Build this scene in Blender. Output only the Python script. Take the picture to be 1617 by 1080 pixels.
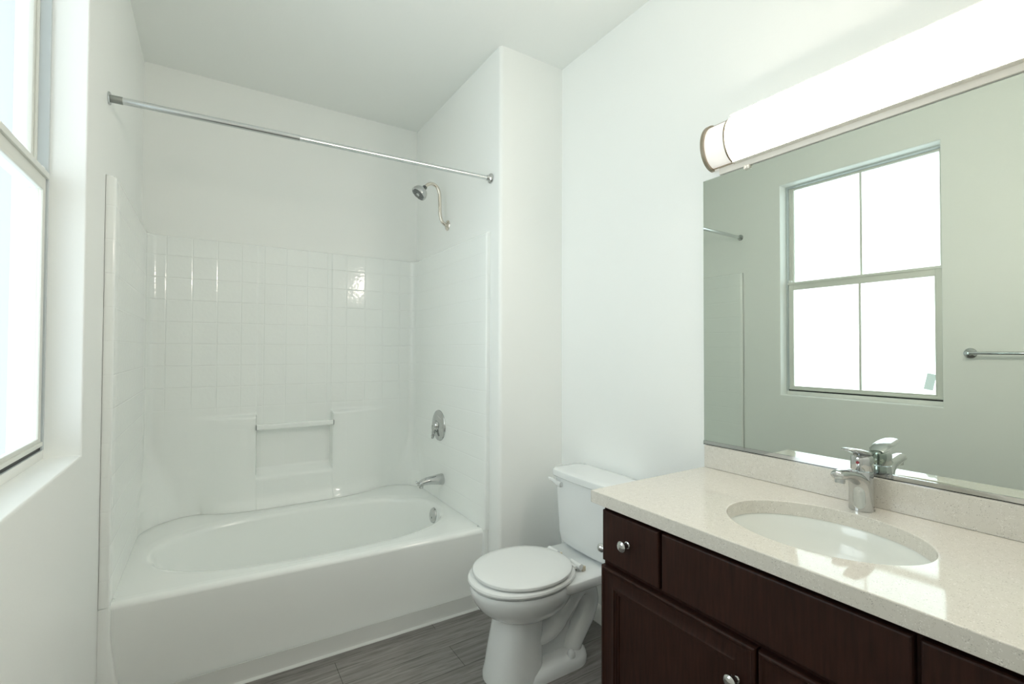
import bpy, bmesh, math
from math import sin, cos, pi, radians, sqrt, hypot
from mathutils import Vector, Matrix

scene = bpy.context.scene
for o in list(bpy.data.objects):
    bpy.data.objects.remove(o, do_unlink=True)
COL = scene.collection

# ------------------------------------------------------------------ camera
CAM = Vector((0.318, -3.1468, 1.3048))
YAW, PITCH, ROLL, FPX = 0.5647, 0.0174, 0.0035, 749.32
cam = bpy.data.cameras.new('camera')
cam.sensor_fit = 'HORIZONTAL'
cam.sensor_width = 36.0
cam.lens = FPX / 1617 * 36.0
cam.clip_start = 0.02
camo = bpy.data.objects.new('camera', cam)
COL.objects.link(camo)
fwd = Vector((sin(YAW) * cos(PITCH), cos(YAW) * cos(PITCH), sin(PITCH)))
rgt = Vector((cos(YAW), -sin(YAW), 0))
upv = rgt.cross(fwd)
r2 = cos(ROLL) * rgt + sin(ROLL) * upv
u2 = -sin(ROLL) * rgt + cos(ROLL) * upv
camo.matrix_world = Matrix((( r2.x, u2.x, -fwd.x, CAM.x), (r2.y, u2.y, -fwd.y, CAM.y), (r2.z, u2.z, -fwd.z, CAM.z), (0, 0, 0, 1)))
scene.camera = camo

# ------------------------------------------------------------------ light and exposure
SKY, LAMP, LAMP_END = 4.1, 20.0, 0.28
scene.view_settings.view_transform = 'Standard'
scene.view_settings.look = 'None'
scene.view_settings.gamma = 1.0
scene.view_settings.use_curve_mapping = False
scene.view_settings.exposure = 0.62
w = bpy.data.worlds.new('overcast_sky')
scene.world = w
w.use_nodes = True
bg = w.node_tree.nodes['Background']
bg.inputs[0].default_value = (0.95, 1.0, 1.04, 1)
# made-up sky lobe, brightest straight out from the window wall (-X), falling off to the sides
_n, _l = w.node_tree.nodes, w.node_tree.links.new
_tc = _n.new('ShaderNodeTexCoord'); _sx = _n.new('ShaderNodeSeparateXYZ'); _l(_tc.outputs['Generated'], _sx.inputs[0])
def _wm(op, a, b):
    m_ = _n.new('ShaderNodeMath'); m_.operation = op
    for i_, q_ in enumerate((a, b)):
        if isinstance(q_, (int, float)): m_.inputs[i_].default_value = q_
        else: _l(q_, m_.inputs[i_])
    return m_.outputs[0]
_c = _wm('MAXIMUM', _wm('MULTIPLY', _sx.outputs['X'], -1.0), 0.0)
_l(_wm('MULTIPLY', _wm('ADD', _wm('MULTIPLY', _wm('POWER', _c, 2.0), 0.95), 0.05), SKY), bg.inputs[1])
# sampling portal in the window opening: emits nothing itself
pl = bpy.data.lights.new('window_portal', 'AREA')
pl.shape = 'RECTANGLE'; pl.size = 0.95; pl.size_y = 1.56
pl.cycles.is_portal = True
plo = bpy.data.objects.new('window_portal', pl)
COL.objects.link(plo)
plo.location = (-0.17, -1.733, 1.75)
plo.rotation_euler = (0, radians(-90), 0)
plo.rotation_euler = (radians(90), 0, radians(-90))
try:
    scene.cycles.use_denoising = True
    scene.cycles.max_bounces = 14
    scene.cycles.diffuse_bounces = 9
    scene.cycles.glossy_bounces = 6
    scene.cycles.transparent_max_bounces = 8
    scene.cycles.sample_clamp_indirect = 6
except Exception:
    pass

# ------------------------------------------------------------------ materials
def nd(m, t, **kw):
    n = m.node_tree.nodes.new(t)
    for k, v in kw.items():
        setattr(n, k, v)
    return n
def mat(name, base, rough=0.5, metal=0.0, coat=0.0, spec=None, bump=None):
    m = bpy.data.materials.new(name)
    m.use_nodes = True
    b = m.node_tree.nodes['Principled BSDF']
    b.inputs['Base Color'].default_value = (*base, 1)
    b.inputs['Roughness'].default_value = rough
    b.inputs['Metallic'].default_value = metal
    b.inputs['Coat Weight'].default_value = coat
    b.inputs['Coat Roughness'].default_value = 0.05
    if spec is not None:
        b.inputs['Specular IOR Level'].default_value = spec
    if bump:
        sc, st, dist = bump
        g = nd(m, 'ShaderNodeNewGeometry')
        n = nd(m, 'ShaderNodeTexNoise')
        n.inputs['Scale'].default_value = sc
        n.inputs['Detail'].default_value = 3
        bp = nd(m, 'ShaderNodeBump')
        bp.inputs['Strength'].default_value = st
        bp.inputs['Distance'].default_value = dist
        L = m.node_tree.links.new
        L(g.outputs['Position'], n.inputs['Vector'])
        L(n.outputs['Fac'], bp.inputs['Height'])
        L(bp.outputs['Normal'], b.inputs['Normal'])
    return m

PAINT = mat('wall_paint', (0.898, 0.913, 0.895), 0.42, bump=(130, 0.06, 0.004))
CEILP = mat('ceiling_paint', (0.885, 0.905, 0.885), 0.6, bump=(90, 0.08, 0.004))
TRIMP = mat('trim_paint', (0.84, 0.845, 0.82), 0.35)
ACRYL = mat('white_acrylic', (0.905, 0.930, 0.912), 0.16, coat=0.4)
PORC = mat('white_porcelain', (0.81, 0.835, 0.84), 0.10, coat=0.5)
SEATM = mat('white_seat_plastic', (0.80, 0.82, 0.815), 0.18)
SINKM = mat('white_vitreous_china', (0.83, 0.85, 0.82), 0.12, coat=0.4)
CHROME = mat('chrome', (0.58, 0.59, 0.59), 0.07, 1.0)
ROD = mat('polished_steel_tube', (0.66, 0.68, 0.68), 0.24, 1.0)
NICKEL = mat('warm_polished_nickel', (0.74, 0.69, 0.62), 0.15, 1.0)
BRUSH = mat('brushed_nickel', (0.40, 0.345, 0.27), 0.32, 1.0)
ALU = mat('aluminium_window_frame', (0.76, 0.77, 0.72), 0.40, 0.0)
ALUB = mat('aluminium_track', (0.58, 0.63, 0.65), 0.38, 0.15)
GAPDARK = mat('dark_sash_gap', (0.03, 0.03, 0.03), 0.6)  # near-black colour for the shaded gap below the sash
SLEEVE = mat('grey_ribbed_sleeve', (0.34, 0.36, 0.34), 0.4, 0.6, bump=(900, 0.5, 0.001))
GREYN = mat('grey_nozzle_plastic', (0.10, 0.11, 0.11), 0.4)
VINYL = mat('white_vinyl_base', (0.66, 0.67, 0.65), 0.4)
BEIGE = mat('beige_plastic', (0.62, 0.56, 0.44), 0.4)
RED = mat('red_blue_indicator', (0.25, 0.02, 0.03), 0.25)
PAPER = mat('pale_sticker_paper', (0.80, 0.82, 0.80), 0.7)
def _paper():
    m = PAPER; L = m.node_tree.links.new; b = m.node_tree.nodes['Principled BSDF']
    tl = nd(m, 'ShaderNodeBsdfTranslucent'); tl.inputs[0].default_value = (0.80, 0.85, 0.84, 1)
    x = nd(m, 'ShaderNodeMixShader'); x.inputs[0].default_value = 0.45
    L(b.outputs[0], x.inputs[1]); L(tl.outputs[0], x.inputs[2]); L(x.outputs[0], m.node_tree.nodes['Material Output'].inputs[0])
_paper()
CLIP = mat('clear_clip_plastic', (0.75, 0.72, 0.66), 0.25)
STOP = mat('white_stop_plastic', (0.85, 0.86, 0.85), 0.4)
LPAN = mat('white_enamel', (0.84, 0.80, 0.74), 0.4)
MIRR = mat('silvered_mirror', (0.67, 0.73, 0.68), 0.0, 1.0)

# espresso stained wood
WOOD = mat('espresso_wood', (0.024, 0.011, 0.009), 0.42, spec=0.2)
def _wood():
    m = WOOD; b = m.node_tree.nodes['Principled BSDF']; L = m.node_tree.links.new
    g = nd(m, 'ShaderNodeNewGeometry'); mp = nd(m, 'ShaderNodeMapping'); mp.inputs['Scale'].default_value = (40, 40, 4)
    n = nd(m, 'ShaderNodeTexNoise'); n.inputs['Scale'].default_value = 3; n.inputs['Detail'].default_value = 6
    r = nd(m, 'ShaderNodeValToRGB')
    r.color_ramp.elements[0].position = 0.3; r.color_ramp.elements[0].color = (0.020, 0.0075, 0.0055, 1)
    r.color_ramp.elements[1].position = 0.75; r.color_ramp.elements[1].color = (0.042, 0.015, 0.010, 1)
    L(g.outputs['Position'], mp.inputs['Vector']); L(mp.outputs['Vector'], n.inputs['Vector'])
    L(n.outputs['Fac'], r.inputs['Fac']); L(r.outputs['Color'], b.inputs['Base Color'])
_wood()

# grey vinyl plank floor, boards along X
FLOOR = mat('grey_plank_floor', (0.16, 0.15, 0.14), 0.42)
def _floor():
    m = FLOOR; b = m.node_tree.nodes['Principled BSDF']; L = m.node_tree.links.new
    g = nd(m, 'ShaderNodeNewGeometry')
    br = nd(m, 'ShaderNodeTexBrick'); br.offset = 0.37
    br.inputs['Scale'].default_value = 1.0; br.inputs['Brick Width'].default_value = 1.22; br.inputs['Row Height'].default_value = 0.152
    br.inputs['Mortar Size'].default_value = 0.0012; br.inputs['Mortar Smooth'].default_value = 0.2; br.inputs['Bias'].default_value = 0.0
    br.inputs['Color1'].default_value = (0.200, 0.190, 0.185, 1); br.inputs['Color2'].default_value = (0.262, 0.250, 0.244, 1)
    br.inputs['Mortar'].default_value = (0.06, 0.055, 0.05, 1)
    L(g.outputs['Position'], br.inputs['Vector'])
    mp = nd(m, 'ShaderNodeMapping'); mp.inputs['Scale'].default_value = (2.2, 34, 1)
    L(g.outputs['Position'], mp.inputs['Vector'])
    n = nd(m, 'ShaderNodeTexNoise'); n.inputs['Scale'].default_value = 2.2; n.inputs['Detail'].default_value = 8; n.inputs['Roughness'].default_value = 0.65; n.inputs['Distortion'].default_value = 0.8
    L(mp.outputs['Vector'], n.inputs['Vector'])
    r = nd(m, 'ShaderNodeValToRGB')
    r.color_ramp.elements[0].position = 0.32; r.color_ramp.elements[0].color = (0.55, 0.53, 0.51, 1)
    r.color_ramp.elements[1].position = 0.68; r.color_ramp.elements[1].color = (1.25, 1.23, 1.2, 1)
    L(n.outputs['Fac'], r.inputs['Fac'])
    mx = nd(m, 'ShaderNodeMix', data_type='RGBA', blend_type='MULTIPLY'); mx.inputs[0].default_value = 1.0
    L(br.outputs['Color'], mx.inputs[6]); L(r.outputs['Color'], mx.inputs[7]); L(mx.outputs[2], b.inputs['Base Color'])
    bp = nd(m, 'ShaderNodeBump'); bp.inputs['Strength'].default_value = 0.15; bp.inputs['Distance'].default_value = 0.002
    L(n.outputs['Fac'], bp.inputs['Height']); L(bp.outputs['Normal'], b.inputs['Normal'])
_floor()

# speckled cream quartz
QUARTZ = mat('speckled_quartz', (0.78, 0.74, 0.67), 0.055)
def _quartz():
    m = QUARTZ; b = m.node_tree.nodes['Principled BSDF']; L = m.node_tree.links.new
    g = nd(m, 'ShaderNodeNewGeometry')
    prev = None
    base = nd(m, 'ShaderNodeRGB'); base.outputs[0].default_value = (0.68, 0.652, 0.595, 1)
    prev = base.outputs[0]
    for sc, th, col, amt in ((190, 0.10, (0.30, 0.28, 0.25), 0.55), (420, 0.16, (0.52, 0.49, 0.44), 0.6), (300, 0.13, (0.92, 0.90, 0.86), 0.6)):
        v = nd(m, 'ShaderNodeTexVoronoi'); v.inputs['Scale'].default_value = sc
        L(g.outputs['Position'], v.inputs['Vector'])
        wn = nd(m, 'ShaderNodeTexNoise'); wn.inputs['Scale'].default_value = sc * 0.23
        L(g.outputs['Position'], wn.inputs['Vector'])
        a = nd(m, 'ShaderNodeMath', operation='LESS_THAN'); L(v.outputs['Distance'], a.inputs[0]); a.inputs[1].default_value = th * 2.2
        c = nd(m, 'ShaderNodeMath', operation='GREATER_THAN'); L(wn.outputs['Fac'], c.inputs[0]); c.inputs[1].default_value = 0.53
        d = nd(m, 'ShaderNodeMath', operation='MULTIPLY'); L(a.outputs[0], d.inputs[0]); L(c.outputs[0], d.inputs[1])
        e = nd(m, 'ShaderNodeMath', operation='MULTIPLY'); L(d.outputs[0], e.inputs[0]); e.inputs[1].default_value = amt
        mx = nd(m, 'ShaderNodeMix', data_type='RGBA'); L(e.outputs[0], mx.inputs[0]); L(prev, mx.inputs[6]); mx.inputs[7].default_value = (*col, 1)
        prev = mx.outputs[2]
    L(prev, b.inputs['Base Color'])
_quartz()

# moulded tile pattern of the tub surround (grooves as bump)
def tile_mat(name, axis, a0):
    m = mat(name, (0.905, 0.930, 0.912), 0.13, coat=0.3)
    b = m.node_tree.nodes['Principled BSDF']; L = m.node_tree.links.new
    g = nd(m, 'ShaderNodeNewGeometry'); s = nd(m, 'ShaderNodeSeparateXYZ'); L(g.outputs['Position'], s.inputs[0])
    def M(op, x, y=None):
        n = nd(m, 'ShaderNodeMath', operation=op)
        for i, q in enumerate((x, y)):
            if q is None: continue
            if isinstance(q, (int, float)): n.inputs[i].default_value = q
            else: L(q, n.inputs[i])
        return n.outputs[0]
    def groove(c, c0, p):
        f = M('FRACT', M('ADD', M('DIVIDE', M('SUBTRACT', c, c0), p), 100.5))
        d = M('MULTIPLY', M('ABSOLUTE', M('SUBTRACT', f, 0.5)), p)
        return M('MINIMUM', M('DIVIDE', d, 0.0045), 1.0)
    gz = groove(s.outputs['Z'], 1.924, 0.1185)
    ga = groove(s.outputs[axis], a0, 0.1165)
    h = M('MINIMUM', gz, ga) if axis == 'X' else gz
    fade = M('MINIMUM', M('MAXIMUM', M('MULTIPLY', M('SUBTRACT', s.outputs['Z'], 0.93), 12.0), 0.12 if axis == 'X' else 0.7), 1.0)
    n = nd(m, 'ShaderNodeTexNoise'); n.inputs['Scale'].default_value = 55; n.inputs['Detail'].default_value = 1
    L(g.outputs['Position'], n.inputs['Vector'])
    wav = M('MULTIPLY', n.outputs['Fac'], 0.25)
    hh = M('MULTIPLY', M('ADD', M('MULTIPLY', h, 0.6), wav), fade)
    bp = nd(m, 'ShaderNodeBump'); bp.inputs['Strength'].default_value = 0.85 if axis == 'X' else 0.40; bp.inputs['Distance'].default_value = 0.0028
    L(hh, bp.inputs['Height']); L(bp.outputs['Normal'], b.inputs['Normal']); L(bp.outputs['Normal'], b.inputs['Coat Normal'])
    return m
TILE_X = tile_mat('tiled_acrylic_back', 'X', 0.110)
TILE_Y = tile_mat('tiled_acrylic_side', 'Y', -1.0)

# obscured window glass: lets light through and scatters it
GLASS = bpy.data.materials.new('obscured_glass'); GLASS.use_nodes = True
def _glass():
    m = GLASS; t = m.node_tree; t.nodes.clear(); L = t.links.new
    out = nd(m, 'ShaderNodeOutputMaterial')
    tr = nd(m, 'ShaderNodeBsdfTransparent'); tr.inputs[0].default_value = (0.93, 0.97, 0.97, 1)
    tl = nd(m, 'ShaderNodeBsdfTranslucent'); tl.inputs[0].default_value = (0.93, 0.96, 0.97, 1)
    gl = nd(m, 'ShaderNodeBsdfGlossy'); gl.inputs[0].default_value = (1, 1, 1, 1); gl.inputs['Roughness'].default_value = 0.25
    a = nd(m, 'ShaderNodeMixShader'); a.inputs[0].default_value = 0.09
    L(tr.outputs[0], a.inputs[1]); L(tl.outputs[0], a.inputs[2])
    b = nd(m, 'ShaderNodeMixShader'); b.inputs[0].default_value = 0.05
    L(a.outputs[0], b.inputs[1]); L(gl.outputs[0], b.inputs[2]); L(b.outputs[0], out.inputs[0])
_glass()

def emit(name, col, st, base=(0.8, 0.8, 0.8)):
    m = mat(name, base, 0.3)
    b = m.node_tree.nodes['Principled BSDF']
    b.inputs['Emission Color'].default_value = (*col, 1); b.inputs['Emission Strength'].default_value = st
    return m
DIFF = emit('lit_acrylic_diffuser', (1.0, 0.905, 0.80), LAMP)
DIFFE = emit('lit_acrylic_end', (1.0, 0.90, 0.80), LAMP_END)

# ------------------------------------------------------------------ mesh helpers
class B:
    def __init__(s): s.v = []; s.f = []
    def add(s, vs, fs):
        n = len(s.v); s.v += [tuple(v) for v in vs]; s.f += [tuple(i + n for i in f) for f in fs]; return s
    def rbox(s, x0, x1, y0, y1, z0, z1, r=0.0, seg=2):
        bm = bmesh.new(); bmesh.ops.create_cube(bm, size=1)
        for v in bm.verts:
            v.co = Vector((x0 + (v.co.x + .5) * (x1 - x0), y0 + (v.co.y + .5) * (y1 - y0), z0 + (v.co.z + .5) * (z1 - z0)))
        if r > 0:
            bmesh.ops.bevel(bm, geom=list(bm.edges), offset=r, segments=seg, profile=0.5, affect='EDGES')
        bm.verts.index_update()
        vs = [v.co[:] for v in bm.verts]; fs = [[v.index for v in f.verts] for f in bm.faces]; bm.free()
        return s.add(vs, fs)
    def loft(s, rings, cap0=True, cap1=True, closed=True):
        n = len(rings[0]); vs = [p for r in rings for p in r]; fs = []
        m = n if closed else n - 1
        for k in range(len(rings) - 1):
            for i in range(m):
                j = (i + 1) % n
                fs.append((k * n + i, k * n + j, (k + 1) * n + j, (k + 1) * n + i))
        if cap0: fs.append(tuple(range(n - 1, -1, -1)))
        if cap1: fs.append(tuple((len(rings) - 1) * n + i for i in range(n)))
        return s.add(vs, fs)
    def lathe(s, prof, org, axis, n=32, cap0=True, cap1=True, sy=1.0):
        a = Vector(axis).normalized(); t = Vector((0, 0, 1)) if abs(a.z) < .9 else Vector((1, 0, 0))
        e1 = a.cross(t).normalized(); e2 = a.cross(e1); o = Vector(org)
        rings = [[o + a * h + (e1 * cos(2 * pi * i / n) + e2 * sin(2 * pi * i / n)) * max(r, 1e-5) for i in range(n)] for r, h in prof]
        return s.loft(rings, cap0, cap1)
    def tube(s, path, r, n=16, side=(0, 1, 0), ry=1.0):
        P = [Vector(p) for p in path]; rings = []; sd = Vector(side).normalized()
        rr = r if isinstance(r, (list, tuple)) else [r] * len(P)
        for i, p in enumerate(P):
            t = (P[min(i + 1, len(P) - 1)] - P[max(i - 1, 0)]).normalized()
            e2 = t.cross(sd).normalized(); e1 = e2.cross(t).normalized()
            rings.append([p + e1 * cos(2 * pi * k / n) * rr[i] * ry + e2 * sin(2 * pi * k / n) * rr[i] for k in range(n)])
        return s.loft(rings)
    def build(s, name, m, parent=None, label=None, ang=38, recalc=True, smooth=True, wn=False):
        me = bpy.data.meshes.new(name)
        off = Vector((0, 0, 0)); p = parent
        while p is not None:
            off += p.location; p = p.parent
        me.from_pydata([(v[0] - off.x, v[1] - off.y, v[2] - off.z) for v in s.v], [], s.f)
        if recalc:
            bm = bmesh.new(); bm.from_mesh(me); bmesh.ops.recalc_face_normals(bm, faces=bm.faces); bm.to_mesh(me); bm.free()
        me.materials.append(m)
        if smooth:
            me.shade_smooth(); me.set_sharp_from_angle(angle=radians(ang))
        o = bpy.data.objects.new(name, me); COL.objects.link(o)
        if wn:
            md = o.modifiers.new('weighted_normal', 'WEIGHTED_NORMAL'); md.keep_sharp = True; md.weight = 100
        if parent is not None: o.parent = parent
        if label: o['label'] = label
        return o

def smoothpath(pts, n=6):
    P = [Vector(p) for p in pts]; out = []
    for i in range(len(P) - 1):
        p0, p1, p2, p3 = P[max(i - 1, 0)], P[i], P[i + 1], P[min(i + 2, len(P) - 1)]
        for k in range(n):
            t = k / n
            out.append(0.5 * ((2 * p1) + (p2 - p0) * t + (2 * p0 - 5 * p1 + 4 * p2 - p3) * t * t + (3 * p1 - p0 - 3 * p2 + p3) * t ** 3))
    out.append(P[-1]); return out
def thing(name, label, cat, loc, group=None):
    o = bpy.data.objects.new(name, None); COL.objects.link(o); o.location = loc
    o.empty_display_size = 0.1; o['label'] = label; o['category'] = cat
    if group: o['group'] = group
    return o
def tag(o, label, cat, group=None):
    o['label'] = label; o['category'] = cat
    if group: o['group'] = group
    return o
def struct(o, label, cat):
    o['kind'] = 'structure'; o['label'] = label; o['category'] = cat; return o
def ell(cx, cy, z, rx, ry, n=64, e=2.0):
    out = []
    for i in range(n):
        a = 2 * pi * i / n; c, s_ = cos(a), sin(a)
        out.append((cx + rx * math.copysign(abs(c) ** (2 / e), c), cy + ry * math.copysign(abs(s_) ** (2 / e), s_), z))
    return out
def sstep(a, b, x):
    t = min(1, max(0, (x - a) / (b - a))); return t * t * (3 - 2 * t)

# ------------------------------------------------------------------ setting
H, W, YF, XA = 2.829, 1.9097, -1.1345, 1.52
Y0 = -3.42
struct(B().rbox(-0.16, W + 0.12, Y0 - 0.12, 0.12, -0.08, 0.0).build('floor', FLOOR, smooth=False), 'grey wood grain vinyl plank floor', 'floor')
struct(B().rbox(-0.16, W + 0.12, Y0 - 0.12, 0.12, H, H + 0.08).build('ceiling', CEILP, smooth=False), 'plain white painted ceiling', 'ceiling')
struct(B().rbox(-0.16, W + 0.12, 0.0, 0.12, 0, H).build('wall_back', PAINT, smooth=False), 'white wall above the back of the bathtub surround', 'wall')
struct(B().rbox(W, W + 0.12, Y0, 0.0, 0, H).build('wall_right', PAINT, smooth=False), 'white wall behind toilet, mirror and vanity', 'wall')
# alcove end wall with a bullnose corner
def bull():
    r = 0.02; ring = []
    pl = [(XA, -0.0), (XA, YF + r)]
    for k in range(1, 8):
        a = pi / 2 * k / 8
        pl.append((XA + r - r * cos(a), YF + r - r * sin(a)))
    pl += [(XA + r, YF), (W, YF), (W, 0)]
    return B().loft([[(x, y, 0) for x, y in pl], [(x, y, H) for x, y in pl]])
struct(bull().build('wall_alcove', PAINT, ang=50), 'white alcove end wall with rounded corner carrying shower fittings', 'wall')
# left wall with the window opening
WY0, WY1, WZ0, WZ1 = -2.184, -1.282, 0.9905, 2.511
def leftwall():
    b = B(); r = 0.007
    def rect(e, x): return [(x, WY0 - e, WZ0 - e), (x, WY1 + e, WZ0 - e), (x, WY1 + e, WZ1 + e), (x, WY0 - e, WZ1 + e)]
    def outer(x): return [(x, Y0, 0), (x, 0, 0), (x, 0, H), (x, Y0, H)]
    rings = [outer(-0.16), outer(0)]
    for k in range(5):
        a = pi / 2 * k / 4
        rings.append(rect(r - r * sin(a), -r + r * cos(a)))
    rings.append(rect(0, -0.16))
    rings.append(outer(-0.16))
    return b.loft(rings, False, False)
struct(leftwall().build('wall_left', PAINT, ang=50), 'white wall with the deep window recess', 'wall')
# wall behind the camera with a closed door
fw = B().rbox(-0.16, W + 0.12, Y0 - 0.12, Y0, 0, H)
struct(fw.build('wall_front', PAINT, smooth=False), 'white wall behind the camera', 'wall')
# baseboards
def base_prof(p0, p1, nrm, h=0.085, t=0.013):
    p0, p1, n = Vector((*p0, 0)), Vector((*p1, 0)), Vector((*nrm, 0))
    prof = [(0, 0), (t, 0), (t, h - 0.02), (t * .55, h - 0.006), (t * .3, h), (0, h)]
    return B().loft([[q + n * a + Vector((0, 0, z)) for a, z in prof] for q in (p0, p1)])
struct(base_prof((W, YF), (W, -2.033), (-1, 0)).build('baseboard_right', TRIMP), 'white baseboard between toilet and vanity', 'baseboard')
struct(base_prof((XA + 0.02, YF), (W - 0.014, YF), (0, -1)).build('baseboard_alcove', TRIMP), 'white baseboard behind the toilet bowl', 'baseboard')
struct(base_prof((0, -1.03), (0, Y0), (1, 0)).build('baseboard_left', TRIMP), 'white baseboard under the window', 'baseboard')

# ------------------------------------------------------------------ window
win = bpy.data.objects.new('window_1', None); COL.objects.link(win); win.location = (-0.1, -1.733, 1.0)
struct(win, 'single hung aluminium window with frosted panes in the left wall', 'window')
def frame_rect(b, x0, x1, y0, y1, z0, z1, wl, wr, wb, wt, r=0.002):
    b.rbox(x0, x1, y0, y0 + wl, z0, z1, r); b.rbox(x0, x1, y1 - wr, y1, z0, z1, r)
    b.rbox(x0, x1, y0 + wl, y1 - wr, z0, z0 + wb, r); b.rbox(x0, x1, y0 + wl, y1 - wr, z1 - wt, z1, r)
    return b
frame_rect(B(), -0.1355, -0.083, WY0, WY1, 1.0167, WZ1, 0.014, 0.012, 0.0005, 0.012, .0002).build('window_frame', ALUB, win)
b = B()
frame_rect(b, -0.133, -0.112, WY0 + .013, WY1 - .011, 1.76, WZ1 - .011, 0.022, 0.030, 0.03, 0.014)
b.rbox(-0.112, -0.106, WY1 - .022, WY1 - .011, 1.80, WZ1 - .011, .001); b.rbox(-0.112, -0.106, WY0 + .013, WY0 + .02, 1.80, WZ1 - .011, .001)
up = b.build('upper_sash', ALU, win)
B().rbox(-0.128, -0.122, -2.156, -1.32, 1.78, 2.49).build('pane', GLASS, up, smooth=False)
B().rbox(-0.119, -0.114, -1.754, -1.741, 1.785, 2.488, .001).build('muntin', ALU, up)
b = B()
frame_rect(b, -0.108, -0.086, WY0 + .022, WY1 - .017, 1.026, 1.80, 0.030, 0.030, 0.022, 0.048)
b.rbox(-0.094, -0.079, WY0 + .016, WY1 - .013, 1.788, 1.806, .002)      # pull rail lip
b.rbox(-0.095, -0.0815, WY0 + .022, WY1 - .017, 1.030, 1.042, .002)
lo = b.build('lower_sash', ALU, win)
b = B(); frame_rect(b, -0.091, -0.084, WY0 + .048, WY1 - .043, 1.046, 1.756, .007, .007, .008, .008, .001)
b.build('glazing_bead', ALU, lo)
B().rbox(-0.101, -0.095, -2.138, -1.336, 1.044, 1.755).build('pane', GLASS, lo, smooth=False)
B().rbox(-0.0945, -0.088, -1.754, -1.741, 1.05, 1.75, .001).build('muntin', ALU, lo)
B().rbox(-0.134, -0.0835, WY0 + .0005, WY1 - .0005, .9908, 1.0165, .002).build('sill_strip', TRIMP, win, 'white strip under the sash')
B().rbox(-0.120, -0.0875, WY0 + .014, WY1 - .012, 1.0168, 1.0258, .001).build('sash_gap_shade', GAPDARK, win)  # dark strip standing in for the shade of the gap under the sash
B().rbox(-0.104, -0.088, WY1 - .036, WY1 - .012, 1.806, 1.822, .004).build('sash_stop', STOP, win)
# sticker on the lower pane
q = [(-2.132, 1.170), (-2.089, 1.180), (-2.070, 1.084), (-2.113, 1.075)]
stk = B().loft([[(-0.0945, y, z) for y, z in q], [(-0.0938, y, z) for y, z in q]])
tag(stk.build('sticker', PAPER, smooth=False), 'small pale tilted paper sticker in lower corner of frosted window pane', 'sticker')

# ------------------------------------------------------------------ bathtub
tub = thing('bathtub', 'white acrylic bathtub with oval basin and plain apron in the alcove', 'bathtub', (0.76, -0.5, 0.0))
def tubwarp(p):
    x, y, z = p
    wgt = min(1, max(0, -y / 1.0))
    t = (x - 0.76) / 0.76
    return (x, y - 0.0 - 0.022 * t * wgt, z - 0.007 * t * wgt * min(1, z / .4))
RIMZ = 0.402
N = 128
cxb, cyb = 0.775, -0.545
def rectring(x0, x1, y0, y1, z, cx=cxb, cy=cyb, rad=0.0):
    out = []
    for i in range(N):
        a = 2 * pi * (i + 0.5) / N; c, s_ = cos(a), sin(a)
        # direction scaled so that corners fall on rays
        dx, dy = c * (x1 - x0) / 2, s_ * (y1 - y0) / 2
        k = 1 / max(abs(c), abs(s_))
        px, py = (x0 + x1) / 2 + dx * k, (y0 + y1) / 2 + dy * k
        out.append((px, py, z))
    return out
def sring(cx, cy, rx, ry, z, e):
    out = []
    for i in range(N):
        a = 2 * pi * (i + 0.5) / N; c, s_ = cos(a), sin(a)
        out.append((cx + rx * math.copysign(abs(c) ** (2 / e), c), cy + ry * math.copysign(abs(s_) ** (2 / e), s_), z))
    return out
rings = [rectring(0.002, 1.518, -0.955, -0.001, RIMZ),
         sring(cxb, cyb, .715, .395, RIMZ - .001, 2.5), sring(cxb, cyb, .685, .368, RIMZ - .003, 2.45), sring(cxb, cyb, .672, .356, RIMZ - .008, 2.4),
         sring(cxb, cyb, .664, .349, RIMZ - .016, 2.4), sring(cxb, cyb, .658, .343, RIMZ - .030, 2.4),
         sring(cxb + .006, cyb, .640, .330, .30, 2.5), sring(cxb + .02, cyb, .605, .312, .20, 2.6),
         sring(cxb + .035, cyb, .570, .296, .12, 2.7), sring(cxb + .045, cyb, .535, .275, .085, 2.8), sring(cxb + .05, cyb, .48, .235, .070, 2.8),
         sring(cxb + .05, cyb, .30, .12, .064, 2.4), sring(cxb + .05, cyb, .05, .03, .062, 2)]
b = B(); b.loft([[tubwarp(p) for p in r] for r in rings], False, True)
# front roll and apron as a swept profile
prof = [(-0.955, RIMZ), (-0.975, RIMZ - .0005)]
for k in range(1, 9):
    a = pi / 2 * k / 8; prof.append((-0.975 - .022 * sin(a), RIMZ - .0005 - .022 * (1 - cos(a))))
prof += [(-0.996, .34), (-0.990, .25), (-0.983, .15), (-0.980, .09), (-0.980, .0)]
xs = [0.002, .04, .07, .10] + [.10 + (1.41 - .10) * k / 20 for k in range(1, 21)] + [1.44, 1.47, 1.518]
rings = []
for x in xs:
    rings.append([tubwarp((x, y, z)) for y, z in prof])
b.loft(rings, False, False, closed=False)
b.build('tub_shell', ACRYL, tub, recalc=False, ang=60, wn=True)
def flange(side):
    rings = []
    for z in (0.0, .04, .08, .12, .16, .20, .24, .28, .32, .36, .385, .3965, .4015):
        w_ = .031 + .030 * (1 - sstep(.0, .36, z)) ** 1.2
        if z > .39: w_ -= .002 * (z - .39) / .01
        pl_ = [(0.0006, -.95), (w_, -.95), (w_, -.990), (w_ - .003, -.998), (w_ - .010, -1.0025), (0.0006, -1.004)]
        rings.append([(x if side < 0 else 1.5194 - x * .85, y - (.026 if side > 0 else 0.0), z + (.006 if side < 0 else -.006)) for x, y in pl_])
    for i in range(len(rings[0])): rings[0][i] = rings[0][i][:2] + (0.0,)
    return B().loft(rings)
for sd in (-1, 1): flange(sd).build('end_flange', ACRYL, tub, ang=50)
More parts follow.
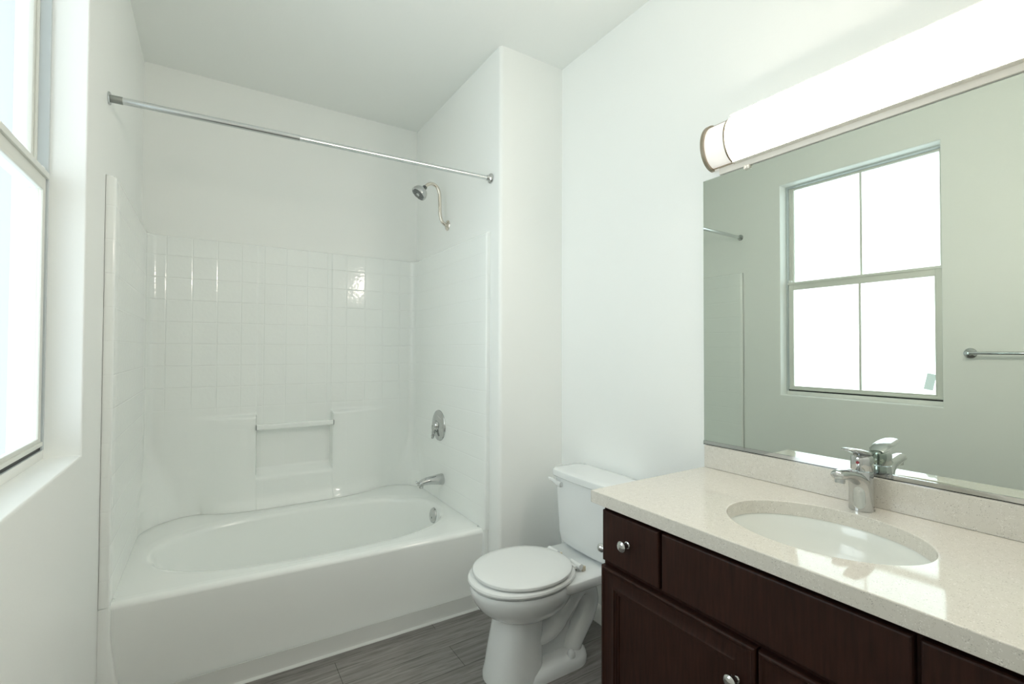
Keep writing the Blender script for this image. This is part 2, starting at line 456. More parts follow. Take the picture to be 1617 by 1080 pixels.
b = B().lathe([(.044, 0), (.044, .004), (.040, .010), (.030, .013), (.008, .014), (.0001, .014)], (1.4285, -0.545, 0.338), (-1, 0, .12), 36)
b.lathe([(.005, .0138), (.005, .017), (.0001, .0175)], (1.4270, -0.545, 0.326), (-1, 0, .12), 12)
b.build('overflow_plate', CHROME, tub, 'round chrome overflow plate')
B().lathe([(.038, .0), (.038, .003), (.03, .006), (.0001, .006)], (1.22, -0.545, 0.066), (0, 0, 1), 32).build('drain', CHROME, tub, 'chrome drain')
# cove base along the apron
def vb():
    pf = [(-0.994, .074), (-0.997, .074), (-0.9985, .02), (-1.002, .008), (-1.012, .003), (-1.013, 0), (-0.994, 0)]
    out = []
    for x in (0.058, 1.512):
        t = (x - .76) / .76
        out.append([(x, y - .012 * t, z) for y, z in pf])
    return B().loft(out)
struct(vb().build('trim_1', VINYL), 'white vinyl cove base along the foot of the bathtub', 'trim')

# ------------------------------------------------------------------ shower surround
sur = thing('shower_surround', 'glossy white tile patterned shower surround around the bathtub', 'shower surround', (0.76, -0.1, 0.40))
ZT = 1.905
def rad_l(z): return 0.05 + 0.20 * (1 - sstep(.40, .80, z))
def rad_r(z): return 0.045 + 0.15 * (1 - sstep(.40, .80, z))
XL, XR, YB = 0.030, 1.497, -0.028
def depth(x, z):
    d = 0.012 * sstep(.20, .26, x) * 0
    # outer fields stand a little proud of the centre strip
    side = 1 - sstep(.537, .545, x) * (1 - sstep(.950, .958, x))
    d += 0.0045 * side * sstep(.26, .34, x) * (1 - sstep(1.15, 1.24, x))
    # lower body with ledges at z=.93
    e = min(1, max(0, (x - .22) / .31)) * min(1, max(0, (1.31 - x) / .34))
    e = e * e * (3 - 2 * e)
    zl = .925
    d += 0.058 * e * side * (1 - sstep(zl - .012, zl + .012, z))
    # centre strip: soap niche between z .60 and .87
    c = 1 - side
    d += 0.066 * c * (1 - sstep(.565, .620, z))
    # foot sweep into the deck
    d += 0.030 * (1 - sstep(.40, .50, z)) ** 2 * sstep(.24, .40, x) * (1 - sstep(1.15, 1.30, x))
    return d
zs = [.4022, .406, .412, .42, .435, .45, .47, .49, .52, .55, .565, .575, .585, .595, .605, .615, .625, .65, .70, .76, .82, .86, .88, .895, .908, .913, .917, .921, .925, .929, .933, .938, .945, .96, 1.0, 1.1, 1.2, 1.35, 1.5, 1.65, 1.8, ZT - .012, ZT - .004, ZT]
xsb = sorted(set([round(v, 4) for v in [.0 + 1.0 * k / 40 for k in range(41)] + [.518, .53, .535, .537, .539, .541, .543, .545, .547, .56, .94, .948, .950, .952, .954, .956, .958, .962]]))
def planrow(z, top=False):
    rl, rr = rad_l(z), rad_r(z)
    pts = []; tags = []
    def P(x, y, t): pts.append((x, y, z)); tags.append(t)
    # left front return
    P(0.0005, -1.000, 'L'); P(0.021, -1.002, 'L')
    for k in range(1, 5):
        a = pi / 2 * k / 4; P(0.021 + .009 * sin(a), -1.002 + .009 * (1 - cos(a)), 'L')
    for k in range(1, 13): P(XL, -0.993 + (0.993 + YB - rl) * k / 12, 'L')
    for k in range(1, 13):
        a = pi / 2 * k / 12; P(XL + rl * (1 - cos(a)), YB - rl + rl * sin(a), 'L' if k < 6 else 'B')
    x0, x1 = XL + rl, XR - rr
    X = [x0 + (x1 - x0) * t for t in ([0.004 + .2 * k / 8 for k in range(8)])]
    return pts, tags, x0, x1, rl, rr
fixedx = sorted(set(round(v, 4) for v in [.37, .40, .43, .46, .49, .515] + [.530, .5345, .537, .539, .541, .543, .545, .548] + [.56, .60, .66, .72, .78, .84, .90, .935] + [.946, .950, .952, .954, .956, .958, .961] + [.98, 1.01, 1.05, 1.09, 1.13, 1.17, 1.21, 1.25]))
rows = []; tg = None
for z in zs:
    pts, tags, x0, x1, rl, rr = planrow(z)
    def P(x, y, t): pts.append((x, y, z)); tags.append(t)
    lead = [x0 + (0.37 - x0) * k / 10 for k in range(1, 10)]
    tail = [1.25 + (x1 - 1.25) * k / 6 for k in range(1, 6)]
    for x in lead + fixedx + tail: P(x, YB - depth(x, z), 'B')
    for k in range(0, 13):
        a = pi / 2 * k / 12; P(XR - rr + rr * sin(a), YB - rr + rr * cos(a), 'B' if k < 7 else 'R')
    for k in range(1, 13): P(XR, YB - rr + (-1.030 - (YB - rr)) * k / 12, 'R')
    for k in range(1, 5):
        a = pi / 2 * k / 4; P(XR + .009 * (1 - cos(a)), -1.030 - .009 * sin(a), 'R')
    P(XA - .0005, -1.040, 'R')
    rows.append(pts); tg = tags
# the foot follows the slightly sloping tub deck
for r in rows:
    for k, (x, y, z) in enumerate(r):
        if z < .47:
            t = (x - .76) / .76
            r[k] = (x, y, z + (.0005 - .007 * t * min(1, max(0, -y))) * (1 - sstep(.40, .47, z)))
# top lip folding back to the wall
def towall(p, k):
    x, y, z = p
    t = tg[k]
    if t == 'L' and y < -0.1: return (0.0005, y, z + .004)
    if t == 'R' and y < -0.1: return (XA - .0005, y, z + .004)
    if x < .03: return (0.0005, y, z + .004)
    if x > 1.49: return (XA - .0005, y, z + .004)
    return (min(max(x, .0005), XA - .0005), -0.0005, z + .004)
def blend(p, q, f, dz): return tuple(p[i] + (q[i] - p[i]) * f for i in range(2)) + (p[2] + dz,)
last = rows[-1]
rows.append([blend(p, towall(p, k), .25, .006) for k, p in enumerate(last)])
rows.append([blend(p, towall(p, k), 1.0, .0075) for k, p in enumerate(last)])
rows.append([tuple(towall(p, k)[:2]) + (rows[0][k][2] + .0005,) for k, p in enumerate(last)])
rows.append(list(rows[0]))
n = len(rows[0])
iL = max(k for k in range(n) if tg[k] == 'L'); iR = min(k for k in range(n) if tg[k] == 'R')
for nm, a, c, m in (('side_panel', 0, iL + 1, TILE_Y), ('back_panel', iL, iR + 1, TILE_X), ('side_panel', iR - 0, n, TILE_Y)):
    sub = [r[a:c + 1] if nm == 'side_panel' and a == 0 else r[a + (1 if nm == 'back_panel' else 0):c] for r in rows]
    bb = B(); bb.loft(sub, False, False, closed=False); bb.build(nm, m, sur, recalc=False, ang=60)
# grab bar across the soap niche
b = B().rbox(0.537, 0.958, -0.104, -0.078, 0.846, 0.876, .006, 3)
gb = b.build('grab_bar', ACRYL, sur)
for x in (0.538, 0.957):
    B().rbox(x - .0012, x + .0012, -0.1046, -0.08, 0.847, 0.875, .0005).build('end_joint', GREYN, gb, 'dark joint line')

# ------------------------------------------------------------------ shower fittings
rod = thing('shower_curtain_rod', 'straight chrome shower curtain rod spanning the tub alcove', 'curtain rod', (0.76, -1.01, 2.187))
pA, pB = Vector((0.0, -0.980, 2.190)), Vector((1.52, -1.046, 2.184)); ax = (pB - pA).normalized()
mid = pA + ax * .62
B().tube([pA + ax * .03, mid], .0122, 20).tube([mid, mid + ax * .002, pB - ax * .006], [.0122, .0108, .0108], 20).build('rod', ROD, rod)
B().lathe([(.0128, .005), (.0132, .006), (.0132, .040), (.0126, .041)], pA, ax, 24).build('sleeve', SLEEVE, rod, 'dull ribbed grey sleeve')
B().lathe([(.022, 0), (.023, .003), (.0205, .006), (.0145, .007), (.0001, .0072)], pA + ax * .0002, ax, 28).build('flange', CHROME, rod)
B().lathe([(.0245, 0), (.026, .004), (.024, .010), (.016, .016), (.0135, .026), (.0001, .026)], pB - ax * .0002, -ax, 28).build('flange', CHROME, rod)

SY = -0.518
shw = thing('overhead_shower', 'round multi spray shower head on a curved arm above the surround', 'shower head', (1.52, SY, 2.059))
B().lathe([(.031, 0), (.0315, .002), (.028, .007), (.016, .012), (.0115, .016), (.0001, .016)], (1.5199, SY, 2.059), (-1, 0, 0), 32).build('flange', NICKEL, shw)
path = smoothpath([(1.516, SY, 2.058), (1.496, SY, 2.066), (1.478, SY, 2.086), (1.469, SY, 2.125), (1.467, SY, 2.18), (1.464, SY, 2.24), (1.450, SY, 2.277), (1.420, SY, 2.294), (1.392, SY, 2.286), (1.372, SY, 2.266)], 6)
B().tube(path, .0098, 16).build('arm', NICKEL, shw)
hd = Vector((-.64, .00, -.77)).normalized(); hb = Vector((1.374, SY, 2.268))
hh = B().lathe([(.0125, 0), (.014, .002), (.014, .014), (.011, .016)], hb, hd, 8).build('collar', GREYN, shw, 'dark grey collar nut')
h = B().lathe([(.011, .012), (.016, .018), (.030, .026), (.041, .038), (.0465, .054), (.047, .063), (.045, .069), (.0405, .070), (.0395, .067), (.0001, .067)], hb, hd, 40).build('head', CHROME, shw)
b = B()
e1 = hd.cross(Vector((0, 0, 1))).normalized(); e2 = hd.cross(e1)
b.lathe([(.036, .0665), (.036, .0685), (.0001, .0685)], hb, hd, 32)
b.build('spray_plate', GREYN, h, 'dark grey spray plate')
b = B()
for rr, k in ((.030, 18), (.021, 12)):
    for i in range(k):
        p = hb + hd * .0685 + (e1 * cos(2 * pi * i / k) + e2 * sin(2 * pi * i / k)) * rr
        b.lathe([(.0024, 0), (.0018, .003), (.0001, .003)], p, hd, 8)
b.lathe([(.012, .0), (.011, .004), (.0001, .005)], hb + hd * .0685, hd, 24)
b.build('nozzle', CHROME, h)

VY, VZ = -0.460, 0.846
val = thing('shower_valve', 'round chrome single lever shower valve on the alcove end panel', 'shower valve', (1.497, VY, VZ))
B().lathe([(.093, 0), (.093, .003), (.090, .007), (.080, .012), (.060, .017), (.036, .020), (.030, .021), (.0001, .021)], (1.4968, VY, VZ), (-1, 0, 0), 48).build('escutcheon', CHROME, val)
hn = B().lathe([(.032, .018), (.031, .024), (.027, .032), (.022, .039), (.014, .043), (.0001, .044)], (1.497, VY, VZ), (-1, 0, 0), 32)
hn.tube(smoothpath([(1.464, VY, VZ), (1.463, VY + .003, VZ - .024), (1.461, VY + .006, VZ - .046), (1.458, VY + .008, VZ - .064)], 5), [.015] * 5 + [.012] * 5 + [.0095] * 6, 14, (0, 1, 0))
hn = hn.build('lever_handle', CHROME, val)
B().rbox(1.4505, 1.4645, VY - .001, VY + .017, VZ - .078, VZ - .062, .003).build('lever_tip', CHROME, hn)

PY, PZ = -0.513, 0.533
spo = thing('tub_spout', 'chrome tub spout projecting below the shower valve', 'tub spout', (1.497, PY, PZ))
b = B()
sec = [(1.4962, 0, .033, .033), (1.490, 0, .034, .034), (1.47, .001, .033, .031), (1.44, .002, .030, .0265), (1.41, .002, .027, .0225), (1.385, .000, .025, .020), (1.365, -.004, .0235, .0185), (1.352, -.009, .021, .0165), (1.345, -.014, .017, .013), (1.342, -.017, .008, .006)]
b.loft([[(x, PY + ry * cos(2 * pi * k / 28), PZ + dz + rz * sin(2 * pi * k / 28)) for k in range(28)] for x, dz, ry, rz in sec])
b.tube([(1.362, PY, PZ - .012), (1.361, PY, PZ - .034)], [.015, .014], 20, (0, 1, 0))
b.build('spout_body', CHROME, spo)
B().lathe([(.0035, 0), (.0035, .012), (.006, .013), (.0065, .018), (.004, .021), (.0001, .0215)], (1.349, PY, PZ - .004), (-.8, 0, .45), 16).build('diverter_knob', CHROME, spo)

# ------------------------------------------------------------------ toilet
TY = -1.515
toi = thing('toilet', 'white two piece toilet with round closed lid beside the vanity', 'toilet', (1.5, TY, 0.0))
def rrect(x0, x1, hw, z, r, n=12, cy=TY, bow=0.0):
    """rounded rectangle ring; x0 is the front, which may bow outwards"""
    out = []
    for (cx, cyy, a0) in ((x1 - r, cy + hw - r, 0), (x0 + r, cy + hw - r, pi / 2), (x0 + r, cy - hw + r, pi), (x1 - r, cy - hw + r, 3 * pi / 2)):
        for k in range(n):
            a = a0 + pi / 2 * k / (n - 1)
            x, y = cx + r * cos(a), cyy + r * sin(a)
            if bow and x < (x0 + x1) / 2:
                x -= bow * (1 - ((y - cy) / hw) ** 2) * (1 - (x - x0) / (x1 - x0) * 2)
            out.append((x, y, z))
    # subdivide the long front side for the bow
    return out
def egg(cx, rxf, rxb, ry, z, n=64, e=2.0):
    out = []
    for i in range(n):
        a = 2 * pi * i / n; c, s_ = cos(a), sin(a)
        rx = rxb if c > 0 else rxf
        out.append((cx + rx * math.copysign(abs(c) ** (2 / e), c), TY + ry * math.copysign(abs(s_) ** (2 / e), s_), z))
    return out
b = B()
# bowl
b.loft([egg(1.405, .205, .20, .168, .379), egg(1.405, .219, .22, .182, .376), egg(1.405, .222, .225, .185, .366), egg(1.405, .220, .225, .183, .350), egg(1.406, .212, .225, .176, .325),
        egg(1.410, .196, .215, .160, .295), egg(1.415, .175, .20, .140, .270), egg(1.42, .150, .18, .118, .250), egg(1.425, .12, .15, .095, .235), egg(1.43, .07, .09, .06, .222), egg(1.44, .03, .03, .02, .216)])
# pedestal front column
b.loft([egg(1.365, .122, .11, .108, .0, e=2.6), egg(1.365, .121, .11, .109, .022, e=2.6), egg(1.368, .115, .105, .105, .05, e=2.6), egg(1.374, .109, .100, .101, .12, e=2.6), egg(1.382, .103, .095, .098, .19, e=2.5), egg(1.388, .099, .092, .095, .245, e=2.4), egg(1.392, .097, .09, .092, .29, e=2.4)])
# rear foot
b.loft([rrect(1.33, 1.705, .118, .0, .10), rrect(1.33, 1.705, .118, .018, .10), rrect(1.335, 1.698, .112, .034, .095), rrect(1.345, 1.685, .100, .046, .088), rrect(1.36, 1.665, .080, .054, .075)])
# trapway and web
tp = smoothpath([(1.43, TY, .15), (1.50, TY, .155), (1.565, TY, .195), (1.625, TY, .255), (1.672, TY, .288), (1.715, TY, .276), (1.730, TY, .225), (1.712, TY, .168), (1.676, TY, .118), (1.642, TY, .070), (1.628, TY, .020)], 6)
b.tube(tp, [.054] * 12 + [.051] * (len(tp) - 12), 24, (0, 1, 0), ry=1.65)
b.loft([rrect(1.38, 1.62, .040, .02, .02), rrect(1.38, 1.64, .036, .15, .02), rrect(1.40, 1.70, .034, .22, .02), rrect(1.42, 1.72, .034, .345, .02)])
# deck
b.loft([rrect(1.50, 1.890, .168, .384, .03), rrect(1.495, 1.892, .172, .380, .034), rrect(1.495, 1.892, .172, .352, .034), rrect(1.51, 1.885, .160, .338, .03), rrect(1.54, 1.87, .12, .31, .03)])
bowl = b.build('bowl', PORC, toi, ang=50)
# bolt caps on the foot
for s_ in (-1, 1):
    B().lathe([(.017, 0), (.0165, .012), (.013, .022), (.006, .027), (.0001, .028)], (1.588, TY + s_ * .092, .044), (0, -s_ * .0, 1), 20).build('bolt_cap', PORC, bowl)
# seat and lid
def ringz(cx, rx, ry, z, e=2.1): return [(x, y, z) for x, y, z in egg(cx, rx, rx, ry, z, 72, e)]
sx = 1.406
b = B().loft([ringz(sx, .150, .115, .381), ringz(sx, .215, .178, .381), ringz(sx, .226, .188, .386), ringz(sx, .2285, .191, .393), ringz(sx, .226, .189, .400), ringz(sx, .218, .181, .405), ringz(sx, .19, .155, .406), ringz(sx, .150, .115, .405), ringz(sx, .150, .115, .381)], False, False)
b.build('seat', SEATM, toi)
lx = 1.407
b = B().loft([ringz(lx, .185, .165, .4075), ringz(lx, .199, .179, .409), ringz(lx, .206, .186, .4125), ringz(lx, .2075, .1875, .418), ringz(lx, .2055, .1855, .4235), ringz(lx, .197, .177, .428), ringz(lx, .17, .152, .4300), ringz(lx, .10, .09, .4312), ringz(lx, .02, .018, .4316)])
b.build('lid', SEATM, toi)
for y in (TY - .078, TY + .078):
    hg = B().tube([(1.626, y - .034, .405), (1.626, y - .032, .405), (1.626, y + .032, .405), (1.626, y + .034, .405)], [.007, .0125, .0125, .007], 16, (1, 0, 0)).rbox(1.600, 1.630, y - .018, y + .018, .396, .409, .003).rbox(1.622, 1.645, y - .012, y + .012, .384, .396, .002).build('hinge', SEATM, toi)
    B().rbox(1.632, 1.650, y - .034, y - .022, .386, .406, .002).build('hinge_cap', BEIGE, hg, 'beige hinge cover')
# tank
b = B()
def tankring(x0, x1, hw, z, r, bow=.014):
    base = rrect(x0, x1, hw, z, r, 8)
    out = []
    for i, p in enumerate(base):
        q = base[(i + 1) % len(base)]; out.append(p)
        if abs(q[0] - p[0]) < 1e-6 and abs(q[1] - p[1]) > .1:
            for k in range(1, 12): out.append((p[0], p[1] + (q[1] - p[1]) * k / 12, z))
    res = []
    for x, y, z in out:
        f = max(0, 1 - (x - x0) / .06)
        res.append((x - bow * f * max(0, 1 - ((y - TY) / hw) ** 2), y, z))
    return res
b.loft([tankring(1.765, 1.87, .165, .392, .03), tankring(1.745, 1.882, .187, .398, .035), tankring(1.738, 1.886, .193, .410, .038), tankring(1.732, 1.888, .197, .45, .04), tankring(1.726, 1.890, .205, .58, .042), tankring(1.722, 1.892, .211, .708, .042)])
b.build('tank', PORC, toi)
b = B().loft([tankring(1.722, 1.893, .212, .7065, .04), tankring(1.712, 1.897, .221, .7085, .044), tankring(1.708, 1.898, .224, .713, .045), tankring(1.708, 1.898, .224, .731, .045), tankring(1.711, 1.897, .221, .738, .044), tankring(1.720, 1.892, .213, .7425, .04), tankring(1.75, 1.87, .18, .7435, .03)])
b.build('tank_lid', PORC, toi)
lv = B().lathe([(.016, 0), (.0165, .004), (.013, .012), (.009, .018), (.0001, .018)], (1.722, TY + .135, .678), (-1, 0, 0), 24)
lv.tube(smoothpath([(1.706, TY + .128, .677), (1.702, TY + .150, .681), (1.697, TY + .178, .691), (1.690, TY + .200, .695)], 5), [.011] * 6 + [.0085] * 5 + [.006] * 5, 14, (0, 0, 1), ry=1.2)
lv.build('flush_lever', SEATM, toi)

# ------------------------------------------------------------------ vanity cabinet
VY0, VY1 = -3.055, -2.035
van = thing('vanity_cabinet', 'espresso brown vanity cabinet under the cream countertop', 'cabinet', (1.62, -2.545, 0.0))
b = B()
b.rbox(1.371, 1.888, VY0, VY0 + .018, .0, .832).rbox(1.371, 1.888, VY1 - .018, VY1, .0, .832)
b.rbox(1.371, 1.888, VY0 + .018, VY1 - .018, .10, .118).rbox(1.876, 1.888, VY0 + .018, VY1 - .018, .118, .832)
b.rbox(1.371, 1.390, VY0 + .018, VY1 - .018, .80, .832).rbox(1.371, 1.390, VY0 + .018, VY1 - .018, .630, .668).rbox(1.371, 1.390, VY0 + .018, VY1 - .018, .118, .14)
for y in (-2.267, -2.820): b.rbox(1.371, 1.390, y - .02, y + .02, .668, .80)
b.rbox(1.371, 1.390, -2.56, -2.515, .14, .63)
b.rbox(1.430, 1.445, VY0 + .018, VY1 - .018, .0, .10)
b.rbox(1.390, 1.60, -2.265, -2.05, .68, .69)
b.build('cabinet_body', WOOD, van, smooth=False)
def slab(y0, y1, z0, z1, x=1.3705, t=.019):
    """drawer front with an eased, slightly stepped edge"""
    def R(i, d): return [(x - d, y0 + i, z0 + i), (x - d, y1 - i, z0 + i), (x - d, y1 - i, z1 - i), (x - d, y0 + i, z1 - i)]
    return B().loft([R(0, 0), R(0, t - .005), R(.002, t - .0015), R(.005, t)])
def door(y0, y1, z0, z1, x=1.3705):
    def R(i, d): return [(x - d, y0 + i, z0 + i), (x - d, y1 - i, z0 + i), (x - d, y1 - i, z1 - i), (x - d, y0 + i, z1 - i)]
    pr = [(0, 0), (0, .017), (.0015, .0205), (.005, .022), (.009, .022), (.0115, .0195), (.016, .0175), (.024, .0165), (.036, .0175), (.046, .0200), (.052, .0225), (.056, .0225), (.058, .0185), (.0625, .0185), (.0645, .0150), (.069, .0150), (.071, .0105), (.075, .0105)]
    return B().loft([R(i, d) for i, d in pr])
def knob(y, z, x, parent):
    B().lathe([(.0105, 0), (.0105, .002), (.0075, .004), (.0062, .010), (.0075, .016), (.0135, .019), (.0160, .0225), (.0158, .026), (.0125, .0295), (.006, .0313), (.0001, .0318)], (x, y, z), (-1, 0, 0), 28).build('knob', CHROME, parent, 'round polished metal knob')
d1 = slab(-2.262, -2.043, .656, .811).build('drawer', WOOD, van, ang=20); knob(-2.149, .737, 1.3515, d1)
slab(-2.817, -2.272, .656, .811).build('false_front', WOOD, van, ang=20)
d2 = slab(-3.047, -2.827, .656, .811).build('drawer', WOOD, van, ang=20); knob(-2.937, .737, 1.3515, d2)
e1_ = door(-2.535, -2.040, .125, .641).build('door', WOOD, van, ang=20); knob(-2.486, .547, 1.3535, e1_)
e2_ = door(-3.050, -2.541, .125, .641).build('door', WOOD, van, ang=20); knob(-2.590, .547, 1.3535, e2_)

# toilet paper holder on the cabinet side
tph = thing('toilet_paper_holder', 'chrome paper holder post on cabinet side facing the toilet', 'paper holder', (1.45, -2.034, .633))
for i, x in enumerate((1.450, 1.605)):
    B().lathe([(.020, 0), (.020, .003), (.012, .008), (.0085, .014), (.0085, .085), (.011, .090), (.0145, .096), (.0145, .106), (.012, .110), (.0001, .111)], (x, -2.0352, .633), (0, 1, 0), 24).build('post', CHROME, tph)
B().tube([(1.458, -1.943, .633), (1.597, -1.943, .633)], .0075, 16, (0, 1, 0)).build('roller', CHROME, tph)

# ------------------------------------------------------------------ countertop, backsplash, sink
CX0, CX1, CY0, CY1, CZ0, CZ1 = 1.3265, 1.9090, -3.072, -2.019, .832, .870
SX, SYY, SRX, SRY = 1.598, -2.555, .180, .221
def counter():
    angs = [2 * pi * k / 120 for k in range(120)]
    for cx, cy in ((CX0, CY0), (CX1, CY0), (CX1, CY1), (CX0, CY1)):
        a = math.atan2(cy - SYY, cx - SX) % (2 * pi); angs.append(a)
    angs = sorted(angs)
    def rect(z, e=0):
        out = []
        for a in angs:
            c, s_ = cos(a), sin(a); k = 1e9
            if c > 1e-9: k = min(k, (CX1 - SX) / c)
            if c < -1e-9: k = min(k, (CX0 + e - SX) / c)
            if s_ > 1e-9: k = min(k, (CY1 - e - SYY) / s_)
            if s_ < -1e-9: k = min(k, (CY0 + e - SYY) / s_)
            out.append((SX + k * c, SYY + k * s_, z))
        return out
    def el(z, e):
        out = []
        for a in angs:
            # point of the ellipse on the ray
            c, s_ = cos(a), sin(a); k = 1 / sqrt((c / (SRX + e)) ** 2 + (s_ / (SRY + e)) ** 2)
            out.append((SX + k * c, SYY + k * s_, z))
        return out
    R = [rect(CZ0, .001), rect(CZ0 + .001, 0), rect(CZ1 - .003, 0), rect(CZ1 - .001, .001), rect(CZ1, .003), el(CZ1, .003), el(CZ1 - .001, .001), el(CZ1 - .003, 0), el(CZ0, 0), rect(CZ0, .001)]
    return B().loft(R, False, False)
tag(counter().build('countertop', QUARTZ, ang=60, wn=True), 'cream speckled quartz countertop with oval sink cutout on the vanity', 'countertop')
tag(B().rbox(1.8875, 1.9090, CY0, -2.022, .8705, .9515, .0015).build('backsplash', QUARTZ, wn=True), 'low cream speckled backsplash strip between countertop and mirror', 'backsplash')
snk = thing('sink', 'white oval undermount sink set below the cream countertop', 'sink', (SX, SYY, .69))
def se(rx, ry, z, e=2.0): return ell(SX, SYY, z, rx, ry, 80, e)
b = B().loft([se(.205, .246, .8315), se(.184, .225, .8315), se(.181, .222, .826), se(.177, .218, .80), se(.166, .205, .76), se(.142, .178, .722), se(.105, .135, .702), se(.06, .08, .693), se(.022, .022, .690),
              se(.022, .022, .683), se(.06, .08, .683), se(.115, .145, .692), se(.155, .19, .715), se(.180, .218, .758), se(.190, .230, .80), se(.205, .246, .826), se(.205, .246, .8315)], False, False)
b.build('basin', SINKM, snk)
B().lathe([(.026, -.004), (.026, .001), (.022, .003), (.018, .002), (.017, .006), (.012, .009), (.0001, .0095)], (SX, SYY, .690), (0, 0, 1), 28).build('drain', CHROME, snk, 'chrome drain')

# ------------------------------------------------------------------ faucet
FX, FY, FZ = 1.842, -2.552, .870
fau = thing('faucet', 'chrome single lever faucet behind the oval sink', 'faucet', (FX, FY, FZ))
B().lathe([(.0295, 0), (.0295, .002), (.0275, .004), (.0270, .03), (.0262, .075), (.0262, .104), (.0255, .106), (.0001, .106)], (FX, FY, FZ), (0, 0, 1), 40).build('body', CHROME, fau)
# spout: a flared front skirt that sweeps up and out over the basin
def spout():
    b = B(); n = 28
    # cross sections along a path in the X-Z plane: centre, tangent angle, half width, half thickness
    secs = [(FX - .0075, .001, 90, .0290, .0265), (FX - .009, .03, 91, .0282, .0255), (FX - .011, .055, 95, .0270, .024), (FX - .020, .077, 114, .0255, .021), (FX - .038, .0915, 145, .0225, .0175),
            (FX - .062, .1005, 163, .021, .0155), (FX - .090, .107, 170, .020, .014), (FX - .118, .1115, 174, .019, .0135), (FX - .138, .113, 178, .0175, .0125), (FX - .149, .1135, 180, .0135, .0095), (FX - .154, .1135, 180, .006, .004)]
    rings = []
    for x, z, ang, hw, ht in secs:
        t = Vector((cos(radians(ang)), 0, sin(radians(ang)))); nn = Vector((0, 1, 0)).cross(t)
        c = Vector((x, FY, FZ + z))
        rings.append([c + Vector((0, 1, 0)) * hw * cos(2 * pi * k / n) + nn * ht * sin(2 * pi * k / n) for k in range(n)])
    return b.loft(rings)
sp = spout().build('spout', CHROME, fau)
B().lathe([(.0115, 0), (.0118, .004), (.0118, .014), (.010, .016), (.009, .013), (.0001, .013)], (FX - .128, FY, FZ + .106), (-.10, 0, -1), 24).build('aerator', CHROME, sp)
# lever cap with a flat paddle
b = B()
b.lathe([(.0262, .1085), (.0266, .110), (.0266, .140), (.0255, .146), (.020, .151), (.010, .154), (.0001, .1545)], (FX, FY, FZ), (0, 0, 1), 40)
secs = [(FX + .024, .146, .016, .005), (FX + .010, .1525, .0245, .007), (FX - .015, .159, .0266, .008), (FX - .040, .165, .0255, .0068), (FX - .058, .1685, .0235, .0056), (FX - .074, .1715, .0200, .0046), (FX - .084, .1728, .015, .0036), (FX - .089, .1732, .006, .0016)]
rings = []
for x, z, hw, ht in secs:
    rings.append([(x, FY + hw * cos(2 * pi * k / 28), FZ + z + ht * sin(2 * pi * k / 28)) for k in range(28)])
b.loft(rings)
lev = b.build('lever_handle', CHROME, fau)
B().lathe([(.0042, 0), (.0038, .0012), (.0001, .0014)], (FX - .0265, FY, FZ + .131), (-1, 0, 0), 16).build('indicator_dot', RED, lev, 'small dark red indicator dot')

# ------------------------------------------------------------------ mirror
MY0, MY1, MZ0, MZ1 = -3.09, -2.011, .955, 1.953
mir = thing('mirror', 'large frameless wall mirror above the vanity reflecting the window', 'mirror', (1.905, -2.55, .955))
B().rbox(1.9017, 1.9095, MY0, MY1, MZ0, MZ1, .0008, 1).build('mirror_glass', MIRR, mir, smooth=False)
b = B().rbox(1.8985, 1.9010, MY0, MY1, .9525, .9665).rbox(1.8985, 1.9095, MY0, MY1, .9520, .9545)
b.build('bottom_channel', CHROME, mir, 'thin metal channel along the lower edge')
B().rbox(1.893, 1.9095, -2.200, -2.178, 1.944, 1.9585, .003).lathe([(.006, 0), (.005, .003), (.0001, .003)], (1.894, -2.189, 1.951), (-1, 0, 0), 12).build('mirror_clip', CLIP, mir, 'clear plastic clip')

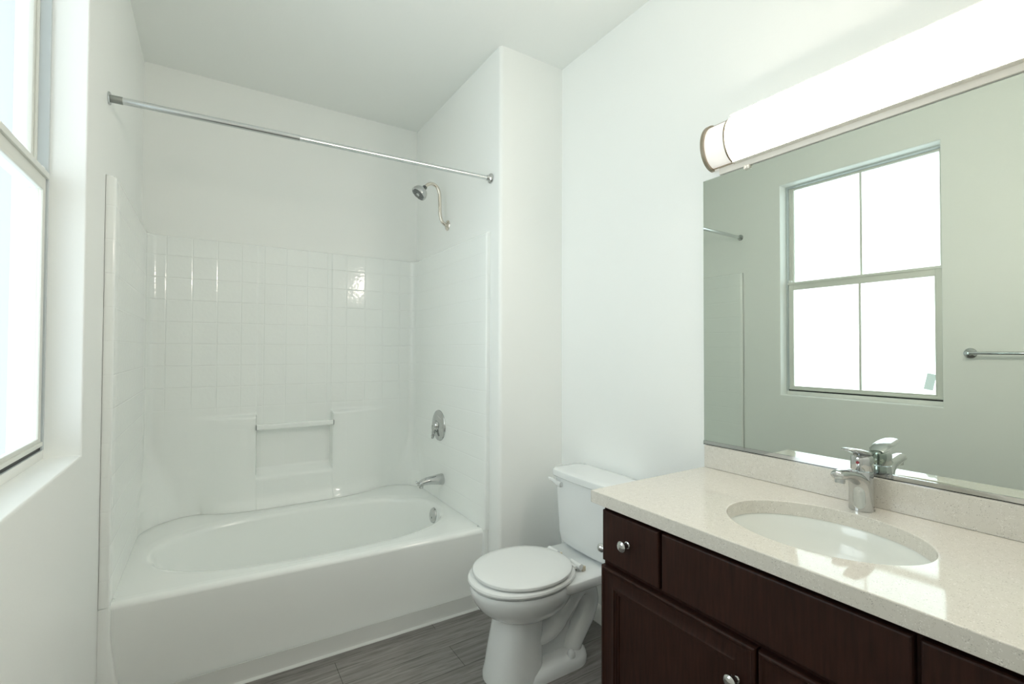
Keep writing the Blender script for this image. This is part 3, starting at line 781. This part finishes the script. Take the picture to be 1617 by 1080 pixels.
# ------------------------------------------------------------------ vanity light
LZ, LX = 2.060, 1.897
vl = thing('vanity_light', 'long glowing half round light bar above the mirror', 'wall light', (1.909, -2.55, 2.06))
LY0, LY1 = -3.06, -2.055
b = B().rbox(1.8985, 1.9096, -3.035, -2.080, 1.9565, 2.146, .002)
b.rbox(1.862, 1.9000, -2.968, -2.147, 2.1405, 2.1440, .001)  # added lip, screens the wall above from the diffuser's glow
b.rbox(1.876, 1.9000, -2.968, -2.147, 1.9755, 1.9785, .001)  # added lower lip, keeps diffuser light off the plate strip below
b.build('back_plate', LPAN, vl)
def half(y, rx, rz, n=28):
    pts = [(LX - rx * cos(-pi / 2 + pi * k / n), y, LZ + rz * sin(-pi / 2 + pi * k / n)) for k in range(n + 1)]
    return pts
def halfsolid(y0, y1, rx, rz):
    out = []
    for y in (y0, y1):
        p = half(y, rx, rz); out.append(p + [(LX + .012, y, LZ + rz), (LX + .012, y, LZ - rz)])
    return B().loft(out)
halfsolid(-2.967, -2.148, .064, .079).build('diffuser', DIFF, vl, 'bright white acrylic diffuser')
for ya, yb in ((-2.143, -2.060), (-3.055, -2.972)):
    halfsolid(ya, yb, .063, .078).build('end_diffuser', DIFFE, vl, 'dimmer end section')
def band(y0, y1, t0=.0645, t1=.0685):
    out = []
    for y in (y0, y1):
        p = half(y, t1, t1 + .015); q_ = half(y, t0, t0 + .015)
        out.append(p + q_[::-1])
    return B().loft(out)
for y0, y1, t in ((-2.0640, -2.0520, .0710), (-2.1490, -2.1420, .0685), (-2.9730, -2.9660, .0685), (-3.0630, -3.0510, .0710)):
    band(y0, y1, .0600, t).build('metal_band', BRUSH, vl, 'brushed nickel band')
for ya, yb in ((-2.143, -2.060), (-3.055, -2.972)):
    for dz in (-.080, .080):
        B().rbox(LX - .010, LX - .003, ya, yb, LZ + dz - .0015, LZ + dz + .0015).build('rail', BRUSH, vl)

# ------------------------------------------------------------------ towel bar on the left wall (seen in the mirror)
tb = thing('towel_bar', 'thin chrome towel bar on the left wall reflected in mirror', 'towel bar', (0.0, -2.6, 1.297))
for y in (-2.302, -2.912):
    B().lathe([(.028, 0), (.0285, .003), (.025, .008), (.013, .013), (.0095, .018), (.0095, .052), (.012, .056), (.012, .070), (.009, .073), (.0001, .0735)], (0.0002, y, 1.297), (1, 0, 0), 28).build('post', CHROME, tb)
B().tube([(.062, -2.295, 1.298), (.062, -2.919, 1.298)], .0080, 18, (0, 0, 1)).build('bar', CHROME, tb)
